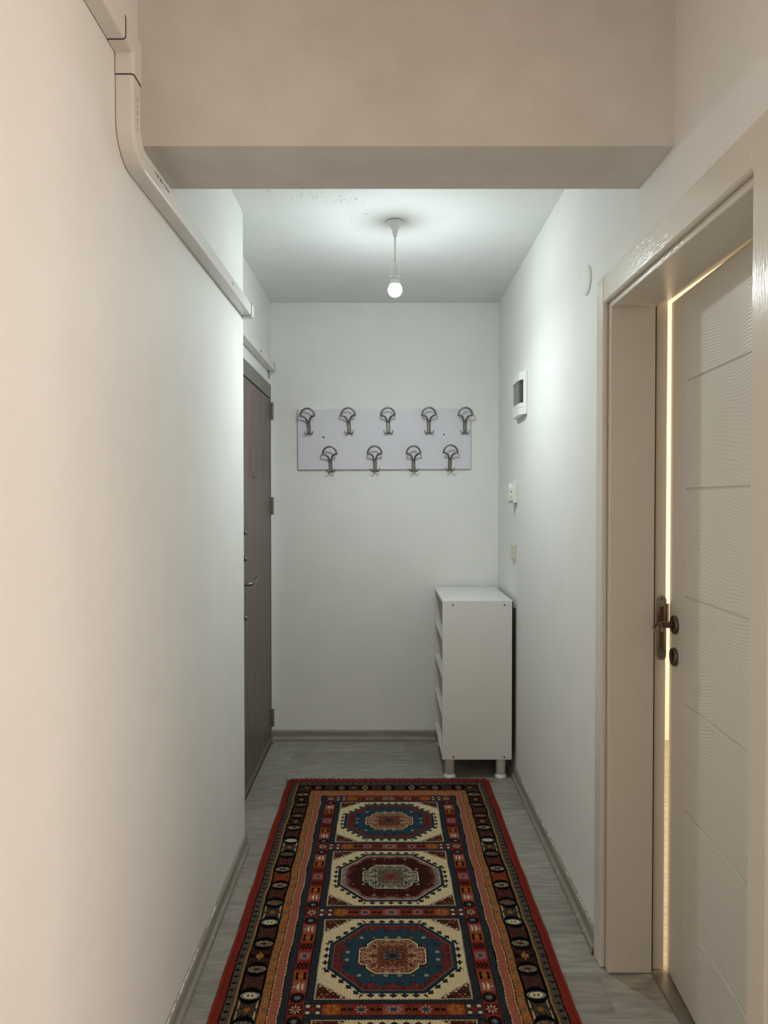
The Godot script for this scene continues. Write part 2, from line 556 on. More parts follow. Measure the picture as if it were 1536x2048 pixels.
# ---------------------------------------------------------------- entrance door (left)
func build_entrance_door() -> void:
	var d := node("door_2", P(XA, 0, 3.7))
	struct(d, "brown wood-look steel entrance door with grey frame")
	var z := 3.7
	var st := new_st()
	# frame: 9 cm top rail and side rails, standing 12 mm proud of the wall
	add_box(st, Vector3(-0.09, 2.062, -(4.225 - z)), Vector3(0.012, 2.142, 3.7 - 3.16), 0.002)
	obj("frame_head", st, M.door_grey, d)
	st = new_st()
	add_box(st, Vector3(-0.09, 0.0, -(4.225 - z)), Vector3(0.012, 2.062, -(4.205 - z)), 0.002)
	obj("frame_side", st, M.door_grey, d)
	st = new_st()
	add_box(st, Vector3(-0.09, 0.0, -(3.24 - z)), Vector3(0.012, 2.062, -(3.16 - z)), 0.002)
	obj("frame_side", st, M.door_grey, d)
	st = new_st()
	add_box(st, Vector3(-0.09, 0.0, -(4.205 - z)), Vector3(0.010, 0.012, -(3.24 - z)), 0.002)
	obj("threshold", st, M.dark, d)
	st = new_st()
	add_box(st, Vector3(-0.06, 0.05, -(4.198 - z)), Vector3(0.009, 2.056, -(3.245 - z)), 0.002)
	obj("door_leaf", st, M.door_wood, d)
	st = new_st()
	add_box(st, Vector3(-0.06, 0.014, -(4.198 - z)), Vector3(0.011, 0.049, -(3.245 - z)), 0.002)
	obj("kick_strip", st, M.door_grey, d)
	for y in [1.985, 1.425, 0.162]:
		st = new_st()
		add_lathe(st, [[0.0, -0.052], [0.008, -0.052], [0.0085, -0.05], [0.0085, 0.05], [0.008, 0.052], [0.0, 0.052]], 12, Transform3D(Basis(), Vector3(0.021, y, -(4.212 - z))))
		add_box(st, Vector3(0.008, y - 0.05, -(4.222 - z)), Vector3(0.022, y + 0.05, -(4.205 - z)), 0.001)
		obj("hinge", st, M.door_grey, d)
	st = new_st()
	add_lathe(st, [[0.0, 0.0], [0.014, 0.0], [0.014, 0.003], [0.010, 0.007], [0.006, 0.007], [0.005, 0.004], [0.0, 0.004]], 20, Transform3D(Basis(Vector3(0, 0, 1), PI / 2).rotated(Vector3.UP, PI), Vector3(0.009, 1.585, -(3.68 - z))))
	obj("peephole", st, M.nickel, d)
	# handle plate, lever and lock cylinders on the latch side (mostly behind the wall corner)
	var h := node("lever_handle", Vector3(0.009, 0, -(3.36 - z)), d)
	st = new_st()
	add_box(st, Vector3(0, 0.93, -0.02), Vector3(0.006, 1.2, 0.02), 0.003)
	obj("handle_plate", st, M.nickel, h)
	st = new_st()
	add_tube(st, [Vector3(0.004, 1.06, 0), Vector3(0.03, 1.06, 0), Vector3(0.043, 1.061, -0.004), Vector3(0.05, 1.064, -0.02), Vector3(0.053, 1.067, -0.045), Vector3(0.055, 1.074, -0.075), Vector3(0.056, 1.080, -0.095)], [0.009, 0.009, 0.009, 0.0088, 0.0085, 0.009, 0.0085], 12)
	obj("lever", st, M.nickel, h)
	for y in [1.177, 0.894, 1.304]:
		st = new_st()
		add_lathe(st, [[0.0, 0.0], [0.012, 0.0], [0.012, 0.012], [0.009, 0.016], [0.0, 0.016]], 16, Transform3D(Basis(Vector3(0, 0, 1), -PI / 2), Vector3(0.009, y, -(3.405 - z))))
		obj("lock_bolt", st, M.nickel, d)

# ---------------------------------------------------------------- room door (right)
func build_room_door() -> void:
	var d := node("door_1", P(XR, 0, 1.75))
	struct(d, "cream lacquered room door standing slightly ajar")
	var st := new_st()
	var z := 1.75
	# casings
	for q in [[2.19, 2.258], [1.24, 1.308]]:
		st = new_st()
		add_box(st, Vector3(-0.017, 0.0, -(q[1] - z)), Vector3(0.0, 2.15, -(q[0] - z)), 0.0045)
		obj("casing", st, M.frame_y, d)
	st = new_st()
	add_box(st, Vector3(-0.017, 2.064, -(2.19 - z)), Vector3(0.0, 2.15, -(1.308 - z)), 0.0045)
	obj("casing_head", st, M.frame_z, d)
	# jambs with the rebate that the leaf closes into
	for s in [0, 1]:
		var a: float = [2.2, 1.3][s]
		var b: float = [2.165, 1.335][s]
		var c: float = [2.178, 1.322][s]
		st = new_st()
		add_box(st, Vector3(0.0, 0.002, -(maxf(a, b) - z)), Vector3(0.135, 2.09, -(minf(a, b) - z)), 0.0006)
		obj("jamb", st, M.frame_y, d)
		st = new_st()
		add_box(st, Vector3(0.1345, 0.004, -(maxf(a, c) - z)), Vector3(0.177, 2.09, -(minf(a, c) - z)), 0.001)
		obj("jamb_rebate", st, M.frame_y, d)
	st = new_st()
	add_box(st, Vector3(0.0, 2.047, -(2.165 - z)), Vector3(0.135, 2.09, -(1.335 - z)), 0.002)
	obj("jamb_head", st, M.frame_z, d)
	st = new_st()
	add_box(st, Vector3(0.1345, 2.066, -(2.178 - z)), Vector3(0.177, 2.09, -(1.322 - z)), 0.001)
	obj("jamb_rebate", st, M.frame_z, d)
	for q in [[2.1655, 2.18], [1.32, 1.3345]]:
		st = new_st()
		add_box(st, Vector3(0.1352, 0.004, -(q[1] - z)), Vector3(0.1385, 2.066, -(q[0] - z)), 0.0004)
		obj("door_seal", st, M.seam, d)
	st = new_st()
	add_box(st, Vector3(0.135, 0.0, -(2.176 - z)), Vector3(0.195, 0.006, -(1.324 - z)), 0.002)
	obj("threshold", st, M.threshold, d)
	# strike plate
	var sp := node("strike_plate", Vector3(0.163, 1.067, -(2.1775 - z)), d)
	var outer := PackedVector2Array()
	for k in 13:
		outer.append(Vector2(0.0145 * cos(PI * k / 12.0), 0.085 + 0.0145 * sin(PI * k / 12.0)))
	for k in 13:
		outer.append(Vector2(0.0145 * cos(PI + PI * k / 12.0), -0.085 + 0.0145 * sin(PI + PI * k / 12.0)))
	st = new_st()
	add_prism(st, outer, 0.002, Transform3D(Basis(), Vector3.ZERO))
	add_box(st, Vector3(0.0135, 0.008, -0.008), Vector3(0.0155, 0.075, 0.002), 0.0005)
	add_box(st, Vector3(0.012, 0.008, -0.0005), Vector3(0.024, 0.075, 0.002), 0.0005)
	obj("plate", st, M.steel, sp)
	for q in [[0.020, 0.066], [-0.066, -0.013]]:
		st = new_st()
		add_box(st, Vector3(-0.0065, q[0], 0.0008), Vector3(0.0065, q[1], 0.0024))
		obj("latch_slot", st, M.raw_wood, sp)
	st = new_st()
	for y in [0.088, -0.088]:
		add_lathe(st, [[0.0, 0.0], [0.0026, 0.0], [0.0026, 0.0006], [0.0, 0.0006]], 10, Transform3D(Basis(Vector3.RIGHT, PI / 2), Vector3(0, y, 0.002)))
	obj("screw", st, M.dark, sp)
	# the leaf, hung at the near side, pushed a hand's width into the room
	var lf := node("door_leaf", Vector3(0.138, 0.0, -(1.336 - z)), d)
	lf.rotation.y = -0.0555
	var wdt := 0.833
	var y0 := 0.010
	var y1 := 2.058
	st = new_st()
	add_box(st, Vector3(0.0048, y0, -wdt), Vector3(0.038, y1, 0), 0.0)
	obj("core", st, M.leaf, lf)
	st = new_st()
	add_box(st, Vector3(0, y0, -wdt), Vector3(0.005, y1, -(wdt - 0.132)), 0.0008)
	obj("stile", st, M.leaf, lf)
	st = new_st()
	add_box(st, Vector3(0, y0, -0.132), Vector3(0.005, y1, 0), 0.0008)
	obj("stile", st, M.leaf, lf)
	var cuts := [y0]
	for k in 6:
		cuts.append(0.257 + 0.3085 * k)
	cuts.append(y1)
	for k in cuts.size() - 1:
		var a: float = cuts[k] + (0.0026 if k > 0 else 0.0)
		var b: float = cuts[k + 1] - (0.0026 if k < cuts.size() - 2 else 0.0)
		obj("panel", panel_mesh(-(wdt - 0.132), -0.132, a, b), M.panel, lf)
	# furniture of the leaf
	var hy := 1.087
	var ha := node("lever_handle", Vector3(0, hy, -(wdt - 0.052)), lf)
	st = new_st()
	var side := Transform3D(Basis(Vector3(0, 0, 1), PI / 2), Vector3.ZERO)
	add_lathe(st, [[0.0, 0.0], [0.028, 0.0], [0.028, 0.006], [0.0255, 0.0095], [0.018, 0.0105], [0.017, 0.009], [0.0, 0.009]], 32, side)
	obj("rosette", st, M.old_brass, ha)
	st = new_st()
	add_tube(st, [Vector3(-0.006, 0, 0), Vector3(-0.026, 0, 0), Vector3(-0.040, 0, 0.001), Vector3(-0.050, 0, 0.006), Vector3(-0.054, 0, 0.016)], [0.0098, 0.0098, 0.0100, 0.0104, 0.0100], 16)
	add_tube(st, [Vector3(-0.046, 0.001, 0.002), Vector3(-0.057, 0.0, 0.014), Vector3(-0.066, 0.0, 0.032), Vector3(-0.074, -0.001, 0.055), Vector3(-0.081, -0.002, 0.076), Vector3(-0.084, -0.003, 0.087), Vector3(-0.085, -0.003, 0.090)], [0.0085, 0.0100, 0.0106, 0.0112, 0.0112, 0.0104, 0.0080], 14, 0.42, Vector3(0.34, 1, 0).normalized())
	obj("lever", st, M.old_brass, ha)
	var kh := node("keyhole_escutcheon", Vector3(0, 0.990, -(wdt - 0.05)), lf)
	st = new_st()
	add_lathe(st, [[0.0, 0.0], [0.028, 0.0], [0.028, 0.006], [0.0255, 0.0095], [0.0205, 0.0105], [0.0195, 0.0085], [0.0, 0.0085]], 32, side)
	obj("rosette", st, M.old_brass, kh)
	st = new_st()
	add_box(st, Vector3(-0.0092, -0.013, -0.0035), Vector3(-0.008, 0.006, 0.0035))
	add_lathe(st, [[0.0, 0.0], [0.006, 0.0], [0.006, 0.0012], [0.0, 0.0012]], 14, Transform3D(Basis(Vector3(0, 0, 1), PI / 2), Vector3(-0.008, 0.007, 0)))
	obj("keyhole", st, M.dark, kh)

func panel_mesh(z0: float, z1: float, a: float, b: float) -> SurfaceTool:
	# one pressed panel of the leaf skin with its own texture coordinates
	var st := new_st()
	var c := 0.0012
	var uvq := func(p: Vector3) -> Vector2: return Vector2((p.z - z0) / (z1 - z0), 1.0 - (p.y / 2.06))
	var ring := [Vector3(0.005, a, z0), Vector3(0.005, a, z1), Vector3(0.005, b, z1), Vector3(0.005, b, z0)]
	var face := [Vector3(0, a + c, z0 + c * 0.3), Vector3(0, a + c, z1 - c * 0.3), Vector3(0, b - c, z1 - c * 0.3), Vector3(0, b - c, z0 + c * 0.3)]
	var put := func(p: Vector3, q: Vector3, r: Vector3, out: Vector3):
		if (p - r).cross(p - q).dot(out) < 0.0:
			var t := q
			q = r
			r = t
		for v in [p, q, r]:
			st.set_uv(uvq.call(v))
			st.add_vertex(v)
	put.call(face[0], face[1], face[2], Vector3.LEFT)
	put.call(face[0], face[2], face[3], Vector3.LEFT)
	for k in 4:
		var l := (k + 1) % 4
		var out: Vector3 = (face[k] + face[l]) * 0.5 - (face[0] + face[2]) * 0.5 + Vector3.LEFT * 0.01
		put.call(ring[k], ring[l], face[l], out)
		put.call(ring[k], face[l], face[k], out)
	st.generate_normals()
	st.generate_tangents()
	return st

# ---------------------------------------------------------------- cable trunking
func rounded_channel(w: float, h: float, r: float) -> PackedVector2Array:
	# section: x out of the wall (0..h), y across; rounded outer corners
	# stands 2 mm off the wall, so a dark gap shows along it
	var p := PackedVector2Array([Vector2(0.002, -w * 0.5)])
	for k in 6:
		var a := -PI / 2 + PI / 2 * k / 5.0
		p.append(Vector2(h - r + r * cos(a), -w * 0.5 + r + r * sin(a)))
	for k in 6:
		var a := PI / 2 * k / 5.0
		p.append(Vector2(h - r + r * cos(a), w * 0.5 - r + r * sin(a)))
	p.append(Vector2(0.002, w * 0.5))
	return p

func sweep(st: SurfaceTool, sec: PackedVector2Array, path: Array, x_wall: float) -> void:
	# path: [d, y, angle] stations in the wall plane; angle = direction of travel in (d, y)
	st.set_smooth_group(-1)
	var rings := []
	for s in path:
		var ring: Array[Vector3] = []
		var nx := -sin(s[2])
		var ny := cos(s[2])
		var k: float = s[3] if s.size() > 3 else 1.0
		for q in sec:
			ring.append(P(x_wall + q.x, s[1] + ny * q.y * k, s[0] + nx * q.y * k))
		rings.append(ring)
	var n := sec.size()
	for i in rings.size() - 1:
		for k in n:
			var l := (k + 1) % n
			var m2 := Vector3.ZERO
			for q in rings[i]:
				m2 += q
			m2 /= n
			quad(st, rings[i][k], rings[i][l], rings[i + 1][l], rings[i + 1][k], (rings[i][k] + rings[i][l]) * 0.5 - m2)
	st.set_smooth_group(-1)
	for e in [0, rings.size() - 1]:
		var o: Vector3 = (rings[0][0] - rings[1][0]) if e == 0 else (rings[e][0] - rings[e - 1][0])
		for k in range(1, n - 1):
			tri(st, rings[e][0], rings[e][k], rings[e][k + 1], o)

func marks(parent: Node, spots: Array) -> void:
	# unreadable small type printed along the trunking
	var st := new_st()
	for s in spots:
		add_box(st, s[0], s[1])
	obj("printed_marks", st, M.print, parent).set_meta("kind", "stuff")

func build_trunking() -> void:
	var t := node("cable_trunking", P(XL, 2.2, 2.0))
	tag(t, "white plastic cable trunking bending up the left wall in front of the beam", "trunking")
	var ox := Transform3D(Basis(), -t.position)
	var sec := rounded_channel(0.05, 0.04, 0.007)
	var big := rounded_channel(0.054, 0.0425, 0.008)
	var seam := rounded_channel(0.0525, 0.0412, 0.008)
	var yb := 2.230
	var dr := 1.578
	var r := 0.058
	var parts := []
	parts.append(["lower_run", sec, [[2.925, yb + 0.010, PI], [dr + r, yb, PI]], M.plastic])
	var arc := []
	for k in 9:
		var a := PI / 2 * k / 8.0
		arc.append([dr + r - r * sin(a), yb + r - r * cos(a), PI - a])
	parts.append(["bend", sec, arc, M.plastic])
	parts.append(["riser", sec, [[dr, yb + r, PI / 2], [dr, 2.39, PI / 2]], M.plastic])
	parts.append(["elbow", big, [[dr, 2.383, PI / 2], [dr, 2.454, PI * 0.75, 1.41421], [1.51, 2.454, PI]], M.plastic])
	parts.append(["upper_run", sec, [[1.52, 2.454, PI], [-1.2, 2.454, PI]], M.plastic])
	parts.append(["end_cap", big, [[2.962, yb + 0.010, PI], [2.918, yb + 0.010, PI]], M.plastic])
	parts.append(["joint_line", seam, [[2.9165, yb + 0.010, PI], [2.9185, yb + 0.010, PI]], M.seam])
	parts.append(["joint_line", seam, [[dr, 2.3808, PI / 2], [dr, 2.3828, PI / 2]], M.seam])
	parts.append(["joint_line", seam, [[1.5075, 2.454, PI], [1.5095, 2.454, PI]], M.seam])
	for q in parts:
		var st := new_st()
		sweep(st, q[1], q[2], XL)
		var o := obj(q[0], st, q[3], t)
		o.position = -t.position
	var sp := []
	rng.seed = 3
	var y := 2.345
	while y > 2.27:
		var l := rng.randf_range(0.003, 0.012)
		sp.append([P(XL + 0.0398, y - l, dr + 0.0012) - t.position, P(XL + 0.0402, y, dr - 0.0012) - t.position])
		y -= l + rng.randf_range(0.003, 0.012)
	for q in [[1.70, 1.80], [2.55, 2.58]]:
		var d: float = q[0]
		while d < q[1]:
			var l := rng.randf_range(0.004, 0.014)
			sp.append([P(XL + 0.0398, yb + 0.004, d + l) - t.position, P(XL + 0.0402, yb + 0.010, d) - t.position])
			d += l + rng.randf_range(0.005, 0.012)
	marks(t, sp)
	# second length over the entrance door
	var u := node("cable_trunking", P(XA, 2.2, 3.6))
	tag(u, "short white cable trunking above the brown entrance door", "trunking")
	for q in [["straight_run", sec, [[2.952, yb + 0.012, 0.0], [4.19, yb + 0.012, 0.0]], M.plastic], ["end_cap", big, [[4.18, yb + 0.012, 0.0], [4.228, yb + 0.012, 0.0]], M.plastic], ["joint_line", seam, [[4.1782, yb + 0.012, 0.0], [4.1800, yb + 0.012, 0.0]], M.seam]]:
		var st := new_st()
		sweep(st, q[1], q[2], XA)
		var o := obj(q[0], st, q[3], u)
		o.position = -u.position
	var st2 := new_st()
	add_tube(st2, [P(XA + 0.006, 2.216, 4.17), P(XA + 0.008, 2.20, 4.18), P(XA + 0.005, 2.19, 4.20), P(XA + 0.007, 2.176, 4.205)], [0.003, 0.0025, 0.0025, 0.002], 6)
	var wv := obj("wire_end", st2, M.seam, u)
	wv.position = -u.position
	marks(u, [[P(XA + 0.0398, 2.235, 3.74) - u.position, P(XA + 0.0402, 2.241, 3.70) - u.position]])

# ---------------------------------------------------------------- coat rack
func build_hook(parent: Node, at: Vector3, turn: float) -> void:
	var h := node("hook", at, parent)
	h.rotation.z = turn
	var st := new_st()
	var loop := []
	for k in 19:           # upper arc of the fan-shaped ring, standing well out from the board
		var a := PI - PI * k / 18.0
		loop.append(Vector3(0.0415 * cos(a), 0.044 * sin(a), 0.050 + 0.008 * sin(a)))
	for q in [[0.0405, -0.0010], [0.034, -0.0012], [0.0265, -0.0026], [0.0195, -0.0066], [0.0138, -0.0125], [0.0097, -0.020], [0.0072, -0.028], [0.006, -0.035]]:
		loop.append(Vector3(q[0], q[1], 0.050 + q[1] * 1.14))
	obj_tube("ring", loop, 0.0054, h)
	var left := []
	for p in loop.slice(18):
		left.append(Vector3(-p.x, p.y, p.z))
	obj_tube("ring_side", left, 0.0054, h)
	# stem: a flat bar with two raised edges
	st = new_st()
	add_box(st, Vector3(-0.0075, -0.100, 0.0), Vector3(0.0075, -0.031, 0.0065), 0.001)
	for s in [-1.0, 1.0]:
		add_tube(st, [Vector3(s * 0.0062, -0.031, 0.0145), Vector3(s * 0.0074, -0.05, 0.0065), Vector3(s * 0.0080, -0.075, 0.0055), Vector3(s * 0.0085, -0.102, 0.0065)], 0.0032, 8)
	obj("stem", st, M.nickel, h)
	for s in [-1.0, 1.0]:
		obj_tube("prong", [Vector3(s * 0.001, -0.0985, 0.007), Vector3(s * 0.008, -0.1035, 0.012), Vector3(s * 0.0145, -0.1065, 0.019), Vector3(s * 0.021, -0.103, 0.026), Vector3(s * 0.0255, -0.095, 0.030), Vector3(s * 0.028, -0.0865, 0.031)], [0.0042, 0.004, 0.0036, 0.003, 0.0026, 0.0022], h)
	st = new_st()
	add_lathe(st, [[0.0, 0.0], [0.0028, 0.0], [0.0028, 0.0012], [0.0, 0.0016]], 10, Transform3D(Basis(Vector3.RIGHT, PI / 2), Vector3(0, -0.085, 0.0065)))
	obj("screw", st, M.dark, h)

func obj_tube(called: String, pts: Array, r, parent: Node) -> void:
	var st := new_st()
	add_tube(st, pts, r, 8)
	obj(called, st, M.nickel, parent)

func build_coat_rack() -> void:
	var face := DB - 0.018
	var k := face / 1420.0
	var X := func(px: float) -> float: return (px - 769.0) * k
	var Y := func(py: float) -> float: return 1.46 + (1000.0 - py) * k
	var cx: float = X.call(769.5)
	var cy: float = Y.call(878.5)
	var r := node("coat_rack", P(cx, cy, face))
	r.rotation.z = 0.0045
	tag(r, "lilac-white coat rack board with nine metal hooks on the end wall", "coat rack")
	var st := new_st()
	add_box(st, Vector3(-0.519, -0.181, -0.018), Vector3(0.519, 0.181, 0.0), 0.0012)
	obj("board", st, M.board, r)
	# hook ring centres, in pixels of the photograph, with their small tilts
	for q in [[616.4, 829.6, 0.045], [697.5, 829.0, 0.045], [777.0, 829.0, 0.035], [859.0, 829.0, 0.02], [931.8, 829.5, 0.01], [660.3, 906.0, 0.035], [750.2, 905.2, 0.02], [828.0, 905.5, 0.02], [902.0, 904.0, -0.012]]:
		build_hook(r, Vector3(X.call(q[0]) * 0.988 - cx, 1.46 + (Y.call(q[1]) - 1.46) * 0.988 - cy - 0.006, 0.0), q[2])
	for q in [[648.3, 874.3, 0.006], [889.0, 870.2, 0.0045]]:
		st = new_st()
		add_lathe(st, [[0.0, 0.0], [q[2], 0.0], [q[2], 0.0008], [0.0, 0.0016]], 14, Transform3D(Basis(Vector3.RIGHT, PI / 2), Vector3(X.call(q[0]) - cx, Y.call(q[1]) - cy, 0)))
		obj("screw", st, M.dark if q[2] < 0.005 else M.old_brass, r)

# ---------------------------------------------------------------- pendant bulb
func build_lamp() -> void:
	var at := P(0.047, HC, 3.04)
	var l := node("pendant_lamp", at)
	tag(l, "bare glowing bulb on a short white rod below the ceiling", "lamp")
	var st := new_st()
	add_lathe(st, [[0.0, -0.0025], [0.0345, -0.0025], [0.0345, 0.0], [0.0, 0.0]], 36)
	obj("gasket", st, M.seam, l)
	st = new_st()
	add_lathe(st, [[0.0, -0.062], [0.0085, -0.062], [0.009, -0.06], [0.0105, -0.05], [0.0145, -0.036], [0.0215, -0.023], [0.0300, -0.013], [0.0355, -0.006], [0.0358, -0.0025], [0.0, -0.0025]], 36)
	obj("ceiling_rose", st, M.plastic_cool, l)
	st = new_st()
	add_lathe(st, [[0.0, -0.185], [0.0045, -0.185], [0.0045, -0.058], [0.0, -0.058]], 16)
	obj("rod", st, M.plastic_cool, l)
	st = new_st()
	add_lathe(st, [[0.0, -0.236], [0.0195, -0.236], [0.0195, -0.187], [0.0175, -0.181], [0.010, -0.177], [0.0, -0.177]], 28)
	obj("socket", st, M.plastic_cool, l)
	st = new_st()
	add_lathe(st, [[0.0165, -0.241], [0.0245, -0.2405], [0.0250, -0.238], [0.0245, -0.2355], [0.0165, -0.235]], 28)
	obj("shade_ring", st, M.plastic_cool, l)
	var b := node("bulb", Vector3.ZERO, l)
	st = new_st()
	add_lathe(st, [[0.0, -0.268], [0.0238, -0.268], [0.0215, -0.260], [0.0185, -0.250], [0.0165, -0.238], [0.0, -0.238]], 28)
	obj("bulb_collar", st, M.plastic_cool, b)
	st = new_st()
	var prof := []
	for k in 13:
		var a := -PI / 2 + (PI / 2 + 0.72) * k / 12.0
		prof.append([0.0310 * cos(a), -0.2905 + 0.0310 * sin(a)])
	prof.append([0.0215, -0.2685])
	prof.append([0.0, -0.2685])
	add_lathe(st, prof, 32)
	obj("globe", st, M.bulb, b)
	var o := OmniLight3D.new()
	o.name = "bulb_light"
	o.position = Vector3(0, -0.2925, 0)
	o.light_color = Color(0.955, 1.0, 0.995)
	o.light_energy = 0.24
	o.light_size = 0.024
	o.omni_range = 14.0
	o.omni_attenuation = 2.0
	o.shadow_enabled = true
	l.add_child(o)
	# the LED board inside faces down, so the bulb throws most of its light that way
	var sp := SpotLight3D.new()
	sp.name = "bulb_down_light"
	sp.position = Vector3(0, -0.2925, 0)
	sp.rotation.x = -PI / 2
	sp.light_color = o.light_color
	sp.light_energy = 0.64
	sp.light_size = 0.024
	sp.spot_angle = 89.5
	sp.spot_angle_attenuation = 1.0
	sp.spot_range = 14.0
	sp.spot_attenuation = 2.0
	sp.shadow_enabled = true
	l.add_child(sp)

# ---------------------------------------------------------------- shoe cabinet
func build_cabinet() -> void:
	var c := node("shoe_cabinet", P(0.487, 0, 3.97))
	tag(c, "white open shoe cabinet on round legs in the far corner", "cabinet")
	var st := new_st()
	var hw := 0.1825     # half depth, across the hall
	var hl := 0.29       # half length, along the hall
	var y0 := 0.106
	var y1 := 0.937
	var t := 0.018
	for s in [1.0, -1.0]:
		st = new_st()
		add_box(st, Vector3(-hw, y0, minf(s * hl, s * (hl - t))), Vector3(hw, y1 - t, maxf(s * hl, s * (hl - t))), 0.0008)
		var sd := obj("side_panel", st, M.cabinet, c)
		if s > 0:
			for q in [[-0.129, 0.914], [0.139, 0.914], [-0.125, 0.119], [0.14, 0.119]]:
				st = new_st()
				add_lathe(st, [[0.0, 0.0], [0.0046, 0.0], [0.0044, 0.0006], [0.0, 0.0008]], 12, Transform3D(Basis(Vector3.RIGHT, PI / 2), Vector3(q[0], q[1], hl)))
				obj("screw_cap", st, M.dark, sd)
	st = new_st()
	add_box(st, Vector3(-hw, y1 - t, -hl), Vector3(hw, y1, hl), 0.0008)
	obj("top_panel", st, M.cabinet, c)
	st = new_st()
	add_box(st, Vector3(-hw, y0, -hl + t), Vector3(hw - 0.004, y0 + t, hl - t), 0.0008)
	obj("bottom_panel", st, M.cabinet, c)
	for y in [0.735, 0.534, 0.329]:
		st = new_st()
		add_box(st, Vector3(-hw + 0.002, y - t, -hl + t), Vector3(hw - 0.004, y, hl - t), 0.0008)
		obj("shelf", st, M.cabinet, c)
	st = new_st()
	add_box(st, Vector3(hw - 0.004, y0, -hl), Vector3(hw + 0.0005, y1 - 0.002, hl))
	obj("back_panel", st, M.hard_back, c)
	for q in [[-0.141, 0.25], [0.128, 0.25], [-0.141, -0.24], [0.128, -0.24]]:
		st = new_st()
		add_lathe(st, [[0.0, 0.018], [0.0255, 0.018], [0.0255, 0.100], [0.0265, 0.106], [0.0, 0.106]], 28, Transform3D(Basis(), Vector3(q[0], 0, q[1])))
		var lg := obj("leg", st, M.cabinet, c)
		st = new_st()
		add_lathe(st, [[0.0, 0.0], [0.030, 0.0], [0.0325, 0.003], [0.0325, 0.008], [0.030, 0.013], [0.0265, 0.017], [0.0255, 0.022]], 28, Transform3D(Basis(), Vector3(q[0], 0, q[1])))
		obj("foot", st, M.plastic_cool, lg)

# ---------------------------------------------------------------- things on the right wall
func box_out(t: float) -> float:
	# how far the fuse box cover stands out of the wall: rounded at both ends, flat between
	var s := minf(minf(t, 1.0 - t) / 0.24, 1.0)
	return 0.0135 + 0.020 * (1.0 - (1.0 - s) * (1.0 - s))

func arc_plan(t0: float, t1: float, inset: float, n: int, back: float) -> PackedVector2Array:
	# plan of the fuse box: x = out of the wall (as -X in the world), y = along (towards the camera is negative)
	var p := PackedVector2Array()
	for k in n + 1:
		var t := lerpf(t0, t1, float(k) / n)
		p.append(Vector2(box_out(t) - inset, 0.25 * t))
	p.append(Vector2(back, 0.25 * t1))
	p.append(Vector2(back, 0.25 * t0))
	return p

